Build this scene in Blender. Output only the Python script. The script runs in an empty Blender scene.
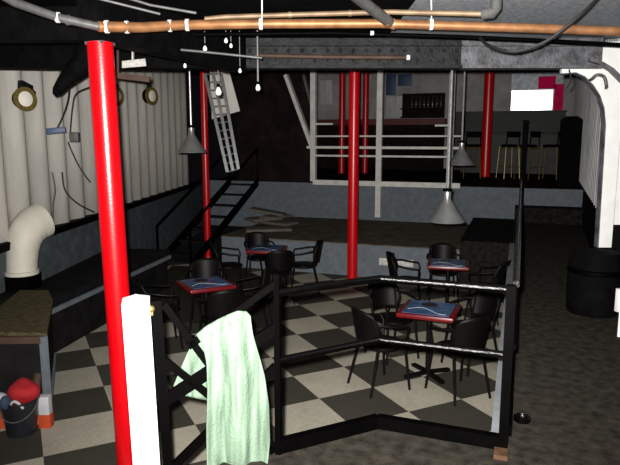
import bpy, bmesh, math, random
from mathutils import Vector, Matrix
random.seed(7)
sc = bpy.context.scene
COL = sc.collection

# ------------------------------------------------------------------ camera, world, flash, exposure
CAM_Z, PITCH, YAW, FPX = 1.7, math.radians(9.0), math.radians(19.0), 603.0
cd = bpy.data.cameras.new('camera'); cam = bpy.data.objects.new('camera', cd); COL.objects.link(cam)
cam.location = (0, 0, CAM_Z); cam.rotation_euler = (math.pi/2 - PITCH, 0, YAW)
cd.sensor_fit = 'HORIZONTAL'; cd.sensor_width = 36.0; cd.lens = 36.0*FPX/620.0; cd.clip_start = .05; cd.clip_end = 100
sc.camera = cam
sc.view_settings.view_transform = 'Standard'; sc.view_settings.look = 'None'
sc.view_settings.gamma = 1.0; sc.view_settings.exposure = 0.0; sc.view_settings.use_curve_mapping = False
w = bpy.data.worlds.new('night'); sc.world = w; w.use_nodes = True
w.node_tree.nodes['Background'].inputs[0].default_value = (.9, .85, 1, 1)
w.node_tree.nodes['Background'].inputs[1].default_value = .003

cA, sA = math.cos(YAW), math.sin(YAW)
def cc(X, D, z=0.0):                       # metres right of / ahead of the photographer -> ship coordinates
    return Vector((X*cA - D*sA, X*sA + D*cA, z))
def _ray(px, py):
    a = (px-310)/FPX; b = (232.5-py)/FPX
    return Vector((a, math.cos(PITCH)+b*math.sin(PITCH), -math.sin(PITCH)+b*math.cos(PITCH)))
def at_d(px, py, D):                       # point at distance D ahead
    r = _ray(px, py); t = D/r.y
    return cc(r.x*t, D, CAM_Z + r.z*t)
def on_z(px, py, z):
    r = _ray(px, py); t = (z-CAM_Z)/r.z
    return cc(r.x*t, r.y*t, z)
def on_y(px, py, Y):                       # point on the athwartship plane at Y
    r = _ray(px, py); q = cc(r.x, r.y, r.z); t = Y/q.y
    return Vector((q.x*t, Y, CAM_Z + r.z*t))
def on_pl(px, py, P0, n):
    r = _ray(px, py); q = cc(r.x, r.y, r.z); o = Vector((0, 0, CAM_Z))
    t = (P0-o).dot(n)/q.dot(n)
    return o + q*t

# the camera's flash, just above the lens
ld = bpy.data.lights.new('flash', 'SPOT'); fl = bpy.data.objects.new('flash', ld); COL.objects.link(fl)
ld.energy = 3000; ld.spot_size = math.radians(96); ld.spot_blend = 1.0; ld.shadow_soft_size = .025; ld.color = (1, .97, .93)
fl.location = cc(-.05, 0.02, CAM_Z+.06); fl.rotation_euler = (math.pi/2 - math.radians(3.5), 0, YAW - math.radians(3))

# ------------------------------------------------------------------ materials
def mat(name, col, rough=.6, metal=0.0, var=.25, scale=6.0, bump=0.0, bscale=40.0, col2=None, emit=0.0, spec=None, trans=0.0, stretch=None):
    m = bpy.data.materials.new(name); m.use_nodes = True
    nt = m.node_tree; b = nt.nodes['Principled BSDF']
    tc = nt.nodes.new('ShaderNodeTexCoord'); src = tc.outputs['Object']
    if stretch:
        mp = nt.nodes.new('ShaderNodeMapping'); mp.inputs['Scale'].default_value = stretch
        nt.links.new(src, mp.inputs[0]); src = mp.outputs[0]
    n = nt.nodes.new('ShaderNodeTexNoise'); n.inputs['Scale'].default_value = scale; n.inputs['Detail'].default_value = 6
    nt.links.new(src, n.inputs['Vector'])
    r = nt.nodes.new('ShaderNodeValToRGB'); r.color_ramp.elements[0].position = .3; r.color_ramp.elements[1].position = .7
    a = [c*(1-var) for c in col]; z = col2 or [min(1, c*(1+var)) for c in col]
    r.color_ramp.elements[0].color = (*a, 1); r.color_ramp.elements[1].color = (*z, 1)
    nt.links.new(n.outputs['Fac'], r.inputs[0]); nt.links.new(r.outputs[0], b.inputs['Base Color'])
    b.inputs['Roughness'].default_value = rough; b.inputs['Metallic'].default_value = metal
    if spec is not None: b.inputs['Specular IOR Level'].default_value = spec
    if trans: b.inputs['Transmission Weight'].default_value = trans
    if emit:
        b.inputs['Emission Color'].default_value = (*col, 1); b.inputs['Emission Strength'].default_value = emit
    if bump:
        n2 = nt.nodes.new('ShaderNodeTexNoise'); n2.inputs['Scale'].default_value = bscale; n2.inputs['Detail'].default_value = 4
        nt.links.new(tc.outputs['Object'], n2.inputs['Vector'])
        bp = nt.nodes.new('ShaderNodeBump'); bp.inputs['Strength'].default_value = bump; bp.inputs['Distance'].default_value = .02
        nt.links.new(n2.outputs['Fac'], bp.inputs['Height']); nt.links.new(bp.outputs[0], b.inputs['Normal'])
    return m

def checker_mat():
    m = bpy.data.materials.new('checker tiles'); m.use_nodes = True; nt = m.node_tree; b = nt.nodes['Principled BSDF']
    def N(t, **k):
        n = nt.nodes.new(t)
        for a, v in k.items(): setattr(n, a, v)
        return n
    def M(op, x, y=None):
        n = N('ShaderNodeMath', operation=op)
        for i, v in enumerate((x, y)):
            if v is None: continue
            if isinstance(v, (int, float)): n.inputs[i].default_value = v
            else: nt.links.new(v, n.inputs[i])
        return n.outputs[0]
    tc = N('ShaderNodeTexCoord'); sp = N('ShaderNodeSeparateXYZ'); nt.links.new(tc.outputs['Object'], sp.inputs[0])
    k = math.sqrt(.5)
    u = M('MULTIPLY', M('ADD', sp.outputs[0], sp.outputs[1]), k); v = M('MULTIPLY', M('SUBTRACT', sp.outputs[1], sp.outputs[0]), k)
    u = M('DIVIDE', M('SUBTRACT', u, .047-24), .6); v = M('DIVIDE', M('SUBTRACT', v, .016-24), .6)
    par = M('MODULO', M('ADD', M('FLOOR', u), M('FLOOR', v)), 2.0)
    par = M('GREATER_THAN', par, .5)
    # slightly different tone for each tile, plus speckle
    cb = N('ShaderNodeCombineXYZ'); nt.links.new(M('FLOOR', u), cb.inputs[0]); nt.links.new(M('FLOOR', v), cb.inputs[1])
    wn = N('ShaderNodeTexWhiteNoise'); nt.links.new(cb.outputs[0], wn.inputs['Vector'])
    n1 = N('ShaderNodeTexNoise'); n1.inputs['Scale'].default_value = 38; n1.inputs['Detail'].default_value = 5
    nt.links.new(tc.outputs['Object'], n1.inputs['Vector'])
    n2 = N('ShaderNodeTexNoise'); n2.inputs['Scale'].default_value = 2.2; n2.inputs['Detail'].default_value = 5
    nt.links.new(tc.outputs['Object'], n2.inputs['Vector'])
    mx = N('ShaderNodeMix', data_type='RGBA'); nt.links.new(par, mx.inputs[0])
    mx.inputs[6].default_value = (.385, .355, .285, 1); mx.inputs[7].default_value = (.048, .044, .035, 1)
    val = M('ADD', M('ADD', M('MULTIPLY', wn.outputs['Value'], .22), .36), M('ADD', M('MULTIPLY', n1.outputs['Fac'], .55), M('MULTIPLY', n2.outputs['Fac'], .5)))
    mm = N('ShaderNodeVectorMath', operation='SCALE'); nt.links.new(mx.outputs[2], mm.inputs[0]); nt.links.new(val, mm.inputs['Scale'])
    nt.links.new(mm.outputs[0], b.inputs['Base Color']); b.inputs['Roughness'].default_value = .7; b.inputs['Specular IOR Level'].default_value = .2
    return m

M = {}
M['checker'] = checker_mat()
M['walk'] = mat('black carpet', (.034, .030, .024), .95, var=.5, scale=14, bump=.5, bscale=160, spec=.05)
M['stage'] = mat('brown deck', (.10, .085, .06), .9, var=.4, scale=5, spec=.1)
M['riser'] = mat('blue grey paint', (.125, .145, .165), .75, var=.15, scale=9, spec=.2)
M['dado'] = mat('dark blue grey paint', (.07, .085, .094), .75, var=.3, scale=6, spec=.2)
M['hull'] = mat('white hull paint', (.72, .69, .63), .65, var=.12, scale=5, stretch=(1, 1, .25), spec=.2, bump=.15, bscale=9)
M['white'] = mat('white gloss paint', (.80, .80, .78), .45, var=.06, scale=6)
M['whiterail'] = mat('off white rail paint', (.62, .60, .56), .6, var=.15, scale=8)
M['red'] = mat('red gloss paint', (.50, .001, .004), .3, var=.08, scale=8, bump=.06, bscale=60)
M['redbar'] = mat('dark red paint', (.10, .008, .010), .6, var=.3, scale=5)
M['black'] = mat('black paint', (.0006, .0005, .0005), .6, var=.4, scale=8, spec=.03)
M['blackgloss'] = mat('glossy black paint', (.0006, .0005, .0005), .22, var=.4, scale=14, bump=.2, bscale=160, spec=.35)
M['soot'] = mat('soot black deckhead', (.0018, .0016, .0018), .8, var=.7, scale=7, bump=.4, bscale=18, spec=.06)  # near-black tone for the port deckhead and other dark parts
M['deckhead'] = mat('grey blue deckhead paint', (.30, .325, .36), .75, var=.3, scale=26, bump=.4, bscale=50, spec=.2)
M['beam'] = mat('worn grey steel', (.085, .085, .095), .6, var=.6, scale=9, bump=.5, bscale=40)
M['beamdark'] = mat('dark sooty steel', (.012, .012, .014), .6, var=.7, scale=9, bump=.5, bscale=40, spec=.2)  # darker steel tone for the middle of the beam and lamp brackets
M['bulk'] = mat('dark brown panel', (.013, .008, .008), .8, var=.4, scale=4, spec=.05)
M['copper'] = mat('tarnished copper', (.36, .17, .075), .42, .55, var=.35, scale=9, stretch=None)
M['tan'] = mat('dull brass pipe', (.22, .15, .09), .5, .3, var=.3, scale=10)
M['grey'] = mat('grey galvanised', (.10, .10, .098), .5, .3, var=.3, scale=12)
M['alu'] = mat('aluminium', (.55, .56, .57), .35, .8, var=.2, scale=20)
M['shade'] = mat('spun metal shade', (.42, .43, .42), .30, .75, var=.15, scale=5)
M['brass'] = mat('brass', (.26, .19, .055), .4, .6, var=.2, scale=20)
M['chair'] = mat('black metal chair', (.0022, .0016, .0016), .5, var=.4, scale=20, spec=.15)
M['tred'] = mat('red table plastic', (.12, .004, .006), .35, var=.15, scale=10)
M['tblue'] = mat('blue printed top', (.05, .105, .22), .22, var=.45, scale=7)
M['print'] = mat('white print', (.62, .68, .74), .3, var=.1, scale=20)
M['printdark'] = mat('dark print', (.02, .015, .02), .3, var=.3, scale=20)
M['towel'] = mat('pale green towel', (.15, .215, .155), .95, var=.42, scale=11, bump=.35, bscale=60, stretch=(3, 3, .22), spec=.05)  # vertical colour streaks stand in for shading in the folds
M['cable'] = mat('black cable', (.01, .01, .01), .6, var=.2)
M['dbrown'] = mat('brown wood', (.05, .024, .013), .7, var=.35, scale=6)
M['mat'] = mat('woven coir mat', (.085, .07, .038), .95, var=.5, scale=30, bump=.9, bscale=70, stretch=(.35, 2.2, 1), spec=.05)
M['duct'] = mat('white duct paint', (.56, .53, .45), .6, var=.08, scale=6, bump=.15, bscale=20)
M['sign'] = mat('polished steel sheet', (.9, .9, .92), .27, 1.0, var=.03)  # mirrors the flash, gives no light of its own
M['signdim'] = mat('pale screen border', (.42, .47, .54), .35, var=.4, scale=9)
M['signred'] = mat('red screen picture', (.95, .015, .12), .8, var=.2, scale=8, spec=.02)
M['backwall'] = mat('pale back wall', (.36, .35, .34), .8, var=.25, scale=2)
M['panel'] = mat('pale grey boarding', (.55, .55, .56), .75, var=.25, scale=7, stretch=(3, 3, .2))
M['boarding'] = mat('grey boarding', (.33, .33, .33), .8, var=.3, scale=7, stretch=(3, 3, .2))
M['kerb'] = mat('pale grey kerb paint', (.20, .215, .235), .8, var=.2, scale=9)
M['bench'] = mat('dark bench vinyl', (.009, .008, .0085), .7, var=.4, scale=5, spec=.1)
M['plaque'] = mat('pale lettered plaque', (.55, .53, .49), .8, var=.3, scale=28)
M['carpetdark'] = mat('worn black carpet', (.014, .012, .011), .95, var=.5, scale=14, spec=.04)  # darker carpet tone for the block and step at the walkway's end
M['darkbar'] = mat('dark bar front', (.016, .016, .014), .5, var=.5, scale=6, bump=.1, bscale=20, spec=.25)
M['glass'] = mat('bottle glass', (.05, .055, .05), .08, var=.2)
M['bluebox'] = mat('dark blue plastic', (.02, .045, .12), .5)
M['bucket'] = mat('black plastic', (.010, .010, .014), .35, var=.2)
M['redcloth'] = mat('red fabric', (.30, .004, .008), .8, var=.2, scale=8, bump=.3, bscale=30)
M['bluecloth'] = mat('navy fabric', (.02, .035, .07), .85, var=.2)
M['whitecloth'] = mat('white fabric', (.42, .43, .45), .9, var=.1, scale=8)
M['orange'] = mat('orange card', (.40, .045, .008), .7, var=.15)
M['lens'] = mat('frosted lens', (.8, .76, .66), .2, var=.05)
M['bulb'] = mat('white glass bulb', (.85, .85, .83), .12, var=.03)
M['paper'] = mat('pale paper', (.30, .285, .265), .8, var=.3, scale=30)
M['board'] = mat('weathered board', (.10, .085, .07), .85, var=.35, scale=9, stretch=(1, 6, 1))
M['pink'] = mat('faded pink fabric', (.16, .12, .115), .9, var=.3)
M['rust'] = mat('rusty steel', (.07, .03, .011), .8, var=.5, scale=18)

# ------------------------------------------------------------------ mesh builder
class MB:
    def __init__(s): s.v = []; s.f = []
    def add(s, vs, fs):
        o = len(s.v); s.v += [Vector(p) for p in vs]; s.f += [tuple(i+o for i in f) for f in fs]; return s
    def box(s, c, size, R=None, bev=0.0):
        c = Vector(c); bm = bmesh.new(); bmesh.ops.create_cube(bm, size=1)
        for v in bm.verts: v.co = Vector((v.co.x*size[0], v.co.y*size[1], v.co.z*size[2]))
        if bev: bmesh.ops.bevel(bm, geom=bm.edges[:], offset=bev, segments=2, affect='EDGES', profile=.6)
        bm.verts.index_update(); R = R or Matrix.Identity(3)
        s.add([R @ v.co + c for v in bm.verts], [[v.index for v in f.verts] for f in bm.faces]); bm.free(); return s
    def prism(s, poly, z0, z1):
        n = len(poly); vs = [(p[0], p[1], z0) for p in poly] + [(p[0], p[1], z1) for p in poly]
        s.add(vs, [tuple(range(n))[::-1], tuple(range(n, 2*n))] + [(i, (i+1) % n, n+(i+1) % n, n+i) for i in range(n)]); return s
    def slab(s, pts, off):                 # polygon in space extruded by a vector
        n = len(pts); off = Vector(off)
        s.add([Vector(p) for p in pts] + [Vector(p)+off for p in pts],
              [tuple(range(n))[::-1], tuple(range(n, 2*n))] + [(i, (i+1) % n, n+(i+1) % n, n+i) for i in range(n)]); return s
    def tube(s, pts, r, n=10, cap=True):
        pts = [Vector(p) for p in pts]; k = len(pts); rs = r if isinstance(r, (list, tuple)) else [r]*k
        prev = None; vs = []
        for i, p in enumerate(pts):
            t = (pts[min(i+1, k-1)] - pts[max(i-1, 0)]).normalized()
            if prev is None:
                a = Vector((0, 0, 1)) if abs(t.z) < .9 else Vector((1, 0, 0)); u = t.cross(a).normalized()
            else: u = (prev - t*prev.dot(t)).normalized()
            prev = u; v = t.cross(u)
            vs += [p + (u*math.cos(2*math.pi*j/n) + v*math.sin(2*math.pi*j/n))*rs[i] for j in range(n)]
        fs = [(i*n+j, i*n+(j+1) % n, (i+1)*n+(j+1) % n, (i+1)*n+j) for i in range(k-1) for j in range(n)]
        if cap: fs += [tuple(range(n))[::-1], tuple(range((k-1)*n, k*n))]
        return s.add(vs, fs)
    def bar(s, p, q, w, h, up=(0, 0, 1)):  # rectangular bar
        p, q = Vector(p), Vector(q); t = (q-p).normalized(); a = Vector(up); x = t.cross(a)
        if x.length < 1e-4: x = t.cross(Vector((1, 0, 0)))
        x.normalize(); y = x.cross(t)
        vs = [e + x*w/2*i + y*h/2*j for e in (p, q) for i, j in ((-1, -1), (1, -1), (1, 1), (-1, 1))]
        return s.add(vs, [(3, 2, 1, 0), (4, 5, 6, 7), (0, 1, 5, 4), (1, 2, 6, 5), (2, 3, 7, 6), (3, 0, 4, 7)])
    def lathe(s, prof, c=(0, 0, 0), n=28, R=None):
        c = Vector(c); R = R or Matrix.Identity(3); vs = []; k = len(prof)
        for r, z in prof: vs += [c + R @ Vector((max(r, 1e-4)*math.cos(2*math.pi*j/n), max(r, 1e-4)*math.sin(2*math.pi*j/n), z)) for j in range(n)]
        fs = [(i*n+j, i*n+(j+1) % n, (i+1)*n+(j+1) % n, (i+1)*n+j) for i in range(k-1) for j in range(n)]
        fs += [tuple(range(n))[::-1], tuple(range((k-1)*n, k*n))]
        return s.add(vs, fs)
    def ball(s, c, r, sx=1, sy=1, sz=1, n=14):
        prof = [(r*math.sin(math.pi*i/10), -r*math.cos(math.pi*i/10)) for i in range(11)]
        o = len(s.v); s.lathe(prof, (0, 0, 0), n); c = Vector(c)
        for i in range(o, len(s.v)): p = s.v[i]; s.v[i] = Vector((p.x*sx, p.y*sy, p.z*sz)) + c
        return s
    def grid(s, rows):
        k = len(rows); n = len(rows[0])
        return s.add([p for r in rows for p in r], [(i*n+j, i*n+j+1, (i+1)*n+j+1, (i+1)*n+j) for i in range(k-1) for j in range(n-1)])
    def build(s, name, m, parent=None, org=None, smooth=True, solid=0.0, sub=0):
        org = Vector(org) if org is not None else Vector((0, 0, 0))
        me = bpy.data.meshes.new(name); me.from_pydata([tuple(p-org) for p in s.v], [], s.f); me.update()
        bm = bmesh.new(); bm.from_mesh(me); bmesh.ops.recalc_face_normals(bm, faces=bm.faces[:]); bm.to_mesh(me); bm.free()
        me.materials.append(m)
        if smooth:
            me.polygons.foreach_set('use_smooth', [True]*len(me.polygons)); me.set_sharp_from_angle(angle=math.radians(38))
        o = bpy.data.objects.new(name, me); COL.objects.link(o)
        if parent is not None: o.parent = parent
        else: o.location = org
        if sub:
            d = o.modifiers.new('sub', 'SUBSURF'); d.levels = sub; d.render_levels = sub
        if solid:
            d = o.modifiers.new('solid', 'SOLIDIFY'); d.thickness = solid; d.offset = 0
        return o

def tag(o, label, cat, group=None, kind=None):
    if label: o['label'] = label
    if cat: o['category'] = cat
    if group: o['group'] = group
    if kind: o['kind'] = kind
    return o
def thing(name, label, cat, loc=(0, 0, 0), rz=0.0, group=None):
    o = bpy.data.objects.new(name, None); COL.objects.link(o); o.location = loc; o.rotation_euler = (0, 0, rz); o.empty_display_size = .1
    return tag(o, label, cat, group)
def struct(o, label=None):
    o['kind'] = 'structure'
    if label: o['label'] = label
    return o
def dup(root, loc, rz, label, group=None):
    r = root.copy(); COL.objects.link(r); r.location = loc; r.rotation_euler = (0, 0, rz); r['label'] = label
    if group: r['group'] = group
    for ch in list(root.children):
        c = ch.copy(); COL.objects.link(c); c.parent = r
        for g in list(ch.children):
            d = g.copy(); COL.objects.link(d); d.parent = c
    return r

PIT, STAGE, BARZ = -.75, -.16, .65
# ------------------------------------------------------------------ structure
# pit floor (checker)
o = MB().prism([(-8, -1.5), (-.05, -1.5), (-.05, 10.25), (-8, 10.25)], PIT-.1, PIT).build('floor', M['checker'], smooth=False)
struct(o, 'black and cream checkered floor of the sunken seating area')
# upper walkway: near platform and the starboard gangway
RX = .02
edge = [cc(-4.2, 2.35), cc(-1.25, 2.5), cc(-.78, 2.86), cc(-.17, 3.10), cc(.4, 3.38), cc(1.04, 3.12)]
poly = [(p.x, p.y) for p in edge] + [(-.01, 13.2), (3.2, 13.2), (3.2, 9), (1.4, 3), (1.2, -1.5), (-4.2, -1.5)]
struct(MB().prism(poly, PIT-.1, 0).build('walkway', M['walk'], smooth=False), 'dark carpeted upper walkway')
# pale kerb along the walkway's edge
struct(MB().box((-.035, (3.25+10.1)/2, -.36), (.075, 6.75, .76)).build('trim_1', M['kerb'], smooth=False), 'pale blue grey kerb of the walkway')
# stage and its riser
struct(MB().prism([(-5.3, 10.2), (-.86, 10.2), (-.86, 13.25), (-5.3, 13.25)], PIT-.1, STAGE-.02).build('stage', M['riser'], smooth=False), 'blue grey low stage')
struct(MB().box((-3.08, 11.72, STAGE-.01), (4.44, 3.06, .02)).build('stage_deck', M['stage'], smooth=False), 'brown stage deck')
struct(MB().prism([(-.86, 10.15), (.0, 10.15), (.0, 13.25), (-.86, 13.25)], PIT-.1, -.002).build('walkway_end', M['carpetdark'], smooth=False), 'dark carpeted block between the stage and the walkway')
# bar deck and its riser
struct(MB().prism([(-7.2, 13.25), (3.6, 13.25), (4.4, 21), (-7.6, 21)], STAGE-.3, BARZ).build('bar_deck', M['riser'], smooth=False), 'blue grey riser of the bar deck')
struct(MB().prism([(-7.2, 13.27), (3.6, 13.27), (4.4, 21), (-7.6, 21)], BARZ, BARZ+.015).build('bar_deck_floor', M['bulk'], smooth=False), 'dark floor of the bar deck')
struct(MB().box((.62, 13.0, .15), (1.3, .5, .3)).build('bar_step', M['carpetdark'], smooth=False), 'dark step at the end of the walkway')

# port hull: corrugated white side over a dark dado
A0, A1 = cc(-3.78, 1.2), cc(-3.02, 17.0)
du = (A1-A0).normalized(); dn = Vector((du.y, -du.x, 0)); Ltot = (A1-A0).length; LW = Ltot*.885
def corr(z0, z1, name, m, amp, th, period=.52):
    rows = []; k = 0; xs = []
    while k*period < LW:
        for a, b in ((0, 0), (.18, .12), (.36, .42), (.52, .8), (.64, .97), (.74, 1), (.82, .85), (.92, .25)): xs.append((k*period + a*period, b*amp))
        k += 1
    top = [A0 + du*a + dn*b + Vector((0, 0, z1)) for a, b in xs]; bot = [A0 + du*a + dn*b + Vector((0, 0, z0)) for a, b in xs]
    mb = MB().grid([bot, top]); return mb.build(name, m, smooth=True, solid=th)
struct(corr(.48, 4.1, 'wall_left', M['hull'], .075, .01), 'white corrugated hull side')
def alongbox(d0, d1, out0, out1, z0, z1, s0=0, s1=None):
    s1 = Ltot if s1 is None else s1
    p = [A0+du*s0+dn*out0, A0+du*s1+dn*out0, A0+du*s1+dn*out1, A0+du*s0+dn*out1]
    return MB().prism([(q.x, q.y) for q in p], z0, z1)
struct(alongbox(0, 0, -.10, .06, PIT-.1, .46).build('wall_left_lower', M['dado'], smooth=False), 'dark blue grey lower hull side')
struct(alongbox(0, 0, -.02, .14, .44, .53).build('trim_2', M['black'], smooth=False), 'black ledge under the white hull side')
# starboard side
B0, B1 = cc(1.55, 1.0), cc(3.15, 6.2); B2 = cc(8.7, 20.2)
def wallprism(p, q, z0, z1, th):
    d = (q-p).normalized(); n = Vector((d.y, -d.x, 0))
    return MB().prism([(a.x, a.y) for a in (p, q, q+n*th, p+n*th)], z0, z1)
def ribwall(p, q, z0, z1):
    d = (q-p).normalized(); n = Vector((-d.y, d.x, 0)); L = (q-p).length; xs = []
    k = 0
    while k*.34 < L:
        xs += [(k*.34, 0), (k*.34+.24, .012), (k*.34+.245, .07), (k*.34+.33, .07), (k*.34+.335, 0)]; k += 1
    return MB().grid([[p+d*a+n*b+Vector((0, 0, z)) for a, b in xs] for z in (z0, z1)])
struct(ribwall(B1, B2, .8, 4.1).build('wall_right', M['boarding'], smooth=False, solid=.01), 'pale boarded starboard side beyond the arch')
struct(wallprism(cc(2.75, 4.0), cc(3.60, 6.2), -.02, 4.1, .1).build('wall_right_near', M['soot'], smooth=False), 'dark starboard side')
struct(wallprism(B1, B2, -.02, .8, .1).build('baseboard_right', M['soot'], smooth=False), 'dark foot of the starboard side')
# back wall
struct(MB().box((-2, 20.6, 2.35), (13, .15, 3.5)).build('wall_back', M['backwall'], smooth=False), 'pale wall behind the bar')
# dark stair bulkhead
pa, pb = on_y(238, 178, 13.35), on_y(309, 178, 13.35)
struct(MB().box(((pa.x+pb.x)/2, 13.6, (BARZ+4.1)/2), (pb.x-pa.x, .5, 4.1-BARZ)).build('wall_stairwell', M['bulk'], smooth=False), 'dark brown bulkhead above the stage')
# deckhead: near part low, the rest high
def cpoly(pts): return [(cc(*p).x, cc(*p).y) for p in pts]
CE = 2.66
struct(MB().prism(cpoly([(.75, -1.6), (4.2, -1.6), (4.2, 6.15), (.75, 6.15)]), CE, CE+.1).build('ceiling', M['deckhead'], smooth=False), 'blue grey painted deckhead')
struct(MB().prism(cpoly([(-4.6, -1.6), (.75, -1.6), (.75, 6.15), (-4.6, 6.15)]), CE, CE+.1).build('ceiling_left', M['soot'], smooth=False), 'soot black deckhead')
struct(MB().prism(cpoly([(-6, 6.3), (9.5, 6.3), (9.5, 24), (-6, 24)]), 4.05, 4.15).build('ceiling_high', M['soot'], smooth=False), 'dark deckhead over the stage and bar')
# riveted cross beam
mb = MB()
BY = 6.2
def cbox(X0, X1, D0, D1, z0, z1):
    return MB().prism(cpoly([(X0, D0), (X1, D0), (X1, D1), (X0, D1)]), z0, z1)
def cbeam(X0, X1):
    m = cbox(X0, X1, BY-.02, BY+.02, 2.39, 4.05)
    m2 = cbox(X0, X1, BY-.09, BY+.09, 2.37, 2.40); m.add(m2.v, m2.f)
    m3 = cbox(X0, X1, BY-.07, BY+.0, 2.585, 2.60); m.add(m3.v, m3.f)
    x = X0+.05
    while x < X1-.03:
        for z in (2.545, 2.45):
            m.ball(cc(x, BY-.022, z), .019 if z > 2.5 else .013, n=8)
        x += .128
    return m
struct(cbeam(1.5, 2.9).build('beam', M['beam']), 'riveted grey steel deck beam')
struct(cbeam(-.9, 1.5).build('beam_middle', M['beamdark']), 'darker middle stretch of the deck beam')  # same beam in steps of tone, darkest to port
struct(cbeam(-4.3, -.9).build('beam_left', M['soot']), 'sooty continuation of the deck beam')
# centre girder over the red pillars
gb = MB().bar(cc(-1.45, 4.1, 2.49), cc(-.70, 6.12, 2.49), .16, .32)
struct(gb.build('girder', M['soot'], smooth=False), 'sooty fore and aft girder')
struct(cbox(-4.3, -1.2, 4.7, 4.86, 2.42, 2.66).build('beam_port', M['soot'], smooth=False), 'sooty short deck beam')
# white web frame with arched opening (starboard)
pix = [(562, 74), (575, 73), (584, 77), (592, 85), (599, 96), (603, 108), (604.5, 125), (602.5, 160), (600, 200), (597, 250)]
inner = [at_d(x, y, BY) for x, y in pix]
outer = [at_d(645, 250, BY), at_d(650, 40, BY), at_d(562, 44, BY)]
nrm = cc(0, 1) - cc(0, 0)
struct(MB().slab(inner+outer, nrm*.05).build('wall_arch', M['white'], smooth=False), 'white steel web frame with an arched corner')
rim = [[p - nrm*.02 for p in inner], [p + nrm*.06 for p in inner]]
struct(MB().grid(rim).build('trim_3', M['beam'], smooth=False, solid=.012), 'grey flange round the arch')
band = [at_d(x, y, BY-.03) for x, y in ((588, 60), (600, 64), (610, 70), (622, 82), (634, 98))]
struct(MB().grid([[p-nrm*.06 for p in band], [p+nrm*.02 for p in band]]).build('trim_4', M['beam'], smooth=False, solid=.03), 'grey upper flange of the web frame')
struct(cbox(2.99, 3.6, BY-.02, BY+.1, -.02, .56).build('wall_arch_lower', M['soot'], smooth=False), 'dark foot of the web frame')

# ------------------------------------------------------------------ red pillars
def pillar(x, y, z0, z1, r, label, cap=True):
    t = thing('red_pillar', label, 'pillar', (x, y, z0), 0, 'red painted pillars')
    MB().lathe([(r, 0), (r, z1-z0-.0)], (0, 0, 0), 32).build('shaft', M['red'], t)
    MB().lathe([(r*1.12, 0), (r*1.12, .012), (r*1.0, .03)], (0, 0, 0), 32).build('base_ring', M['red'], t)
    if cap: MB().box((0, 0, z1-z0-.006), (r*1.6, r*1.6, .02)).build('cap_plate', M['beam'], t)
    return t
p = cc(-1.36, 4.2); lp_ = pillar(p.x, p.y, PIT, 2.325, .086, 'bright red pillar nearest the photographer, beside the white post')
lp_.rotation_euler = Matrix.Rotation(math.radians(-.95), 3, cc(0, 1)).to_euler()   # it leans a touch to port
p = cc(.73, 10.2); pillar(p.x, p.y, PIT, 4.05, .088, 'red pillar rising in front of the blue grey stage', False)
p = at_d(341.5, 172, 17.5); pillar(p.x, p.y, BARZ+.015, 4.05, .088, 'thin red pillar behind the white railing, just left of the stage pillar', False)
p = at_d(485, 174, 16.0); pillar(p.x, p.y, BARZ+.015, 4.05, .125, 'dark red pillar before the bar stools', False)
p = at_d(206, 178, 12.2); pillar(p.x, p.y, BARZ*0+STAGE-.59, 4.05, .065, 'thin dark red pillar by the hanging ladder', False)
p = at_d(365, 150, 17.6); pillar(p.x, p.y, BARZ+.015, 4.05, .085, 'farthest dark red pillar seen between the railing posts', False)

# ------------------------------------------------------------------ near railing, gate, white post
L0, L1_, L2 = cc(-.17, 3.05), cc(.40, 3.34), cc(1.06, 3.09)
rz = Vector((0, 0, 1))
rail = thing('railing', 'black railing bent in a shallow V round the pit, nearest', 'railing', (L0.x, L0.y, 0))
def rp(n, m, mb): return mb.build(n, m, rail, (L0.x, L0.y, 0))
rp('top_rail', M['blackgloss'], MB().tube([L0+rz*.90, (L0+L1_)/2+rz*.905, L1_+rz*.905, (L1_+L2)/2+rz*.905, L2+rz*.905], .022, 12))
rp('mid_rail', M['blackgloss'], MB().tube([L0+rz*.53, L1_+rz*.545, L2+rz*.545], .020, 12))
rp('bottom_rail', M['black'], MB().bar(L0+rz*.045, L1_+rz*.045, .05, .075).bar(L1_+rz*.045, L2+rz*.045, .05, .075))
for P in (L0, L2):
    po = rp('post', M['black'], MB().bar(P+rz*.0, P+rz*(.93 if P is L2 else 1.0), *((.05, .05) if P is L2 else (.032, .032)), up=(1, 0, 0)))
ft = rp('foot', M['rust'], MB().box(L2+rz*.012+cc(-.03, -.06), (.07, .10, .024)))
ft['label'] = 'rusty orange foot plate'
# gangway rail along the pit
R0 = Vector((RX, 3.3+.1, 0)); 
rail2 = thing('railing', 'black railing running away along the dark walkway', 'railing', (RX, 3.4, 0))
def r2(n, m, mb): return mb.build(n, m, rail2, (RX, 3.4, 0))
r2('top_rail', M['blackgloss'], MB().tube([(RX, 3.4, .905), (RX+.05, 12.6, .905)], .02, 10))
r2('mid_rail', M['black'], MB().tube([(RX, 3.4, .545), (RX+.05, 12.6, .545)], .018, 10))
r2('bottom_rail', M['black'], MB().bar((RX, 3.4, .05), (RX+.05, 12.6, .05), .04, .06))
for k in range(4):
    y = 5.6+k*2.25; x = RX+.05*(y-3.4)/9.2
    r2('post', M['black'], MB().bar((x, y, 0), (x, y, .92), .045, .045, up=(1, 0, 0)))
p = on_y(521, 205, 12.7)
o = MB().bar((p.x, 12.7, 0), (p.x, 12.7, 2.0), .09, .09, up=(1, 0, 0)).box((p.x, 12.7, 2.01), (.11, .11, .03)).build('black_post', M['black'], org=(p.x, 12.7, 0))
tag(o, 'tall black post at the far end of the walkway railing', 'post')

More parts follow.
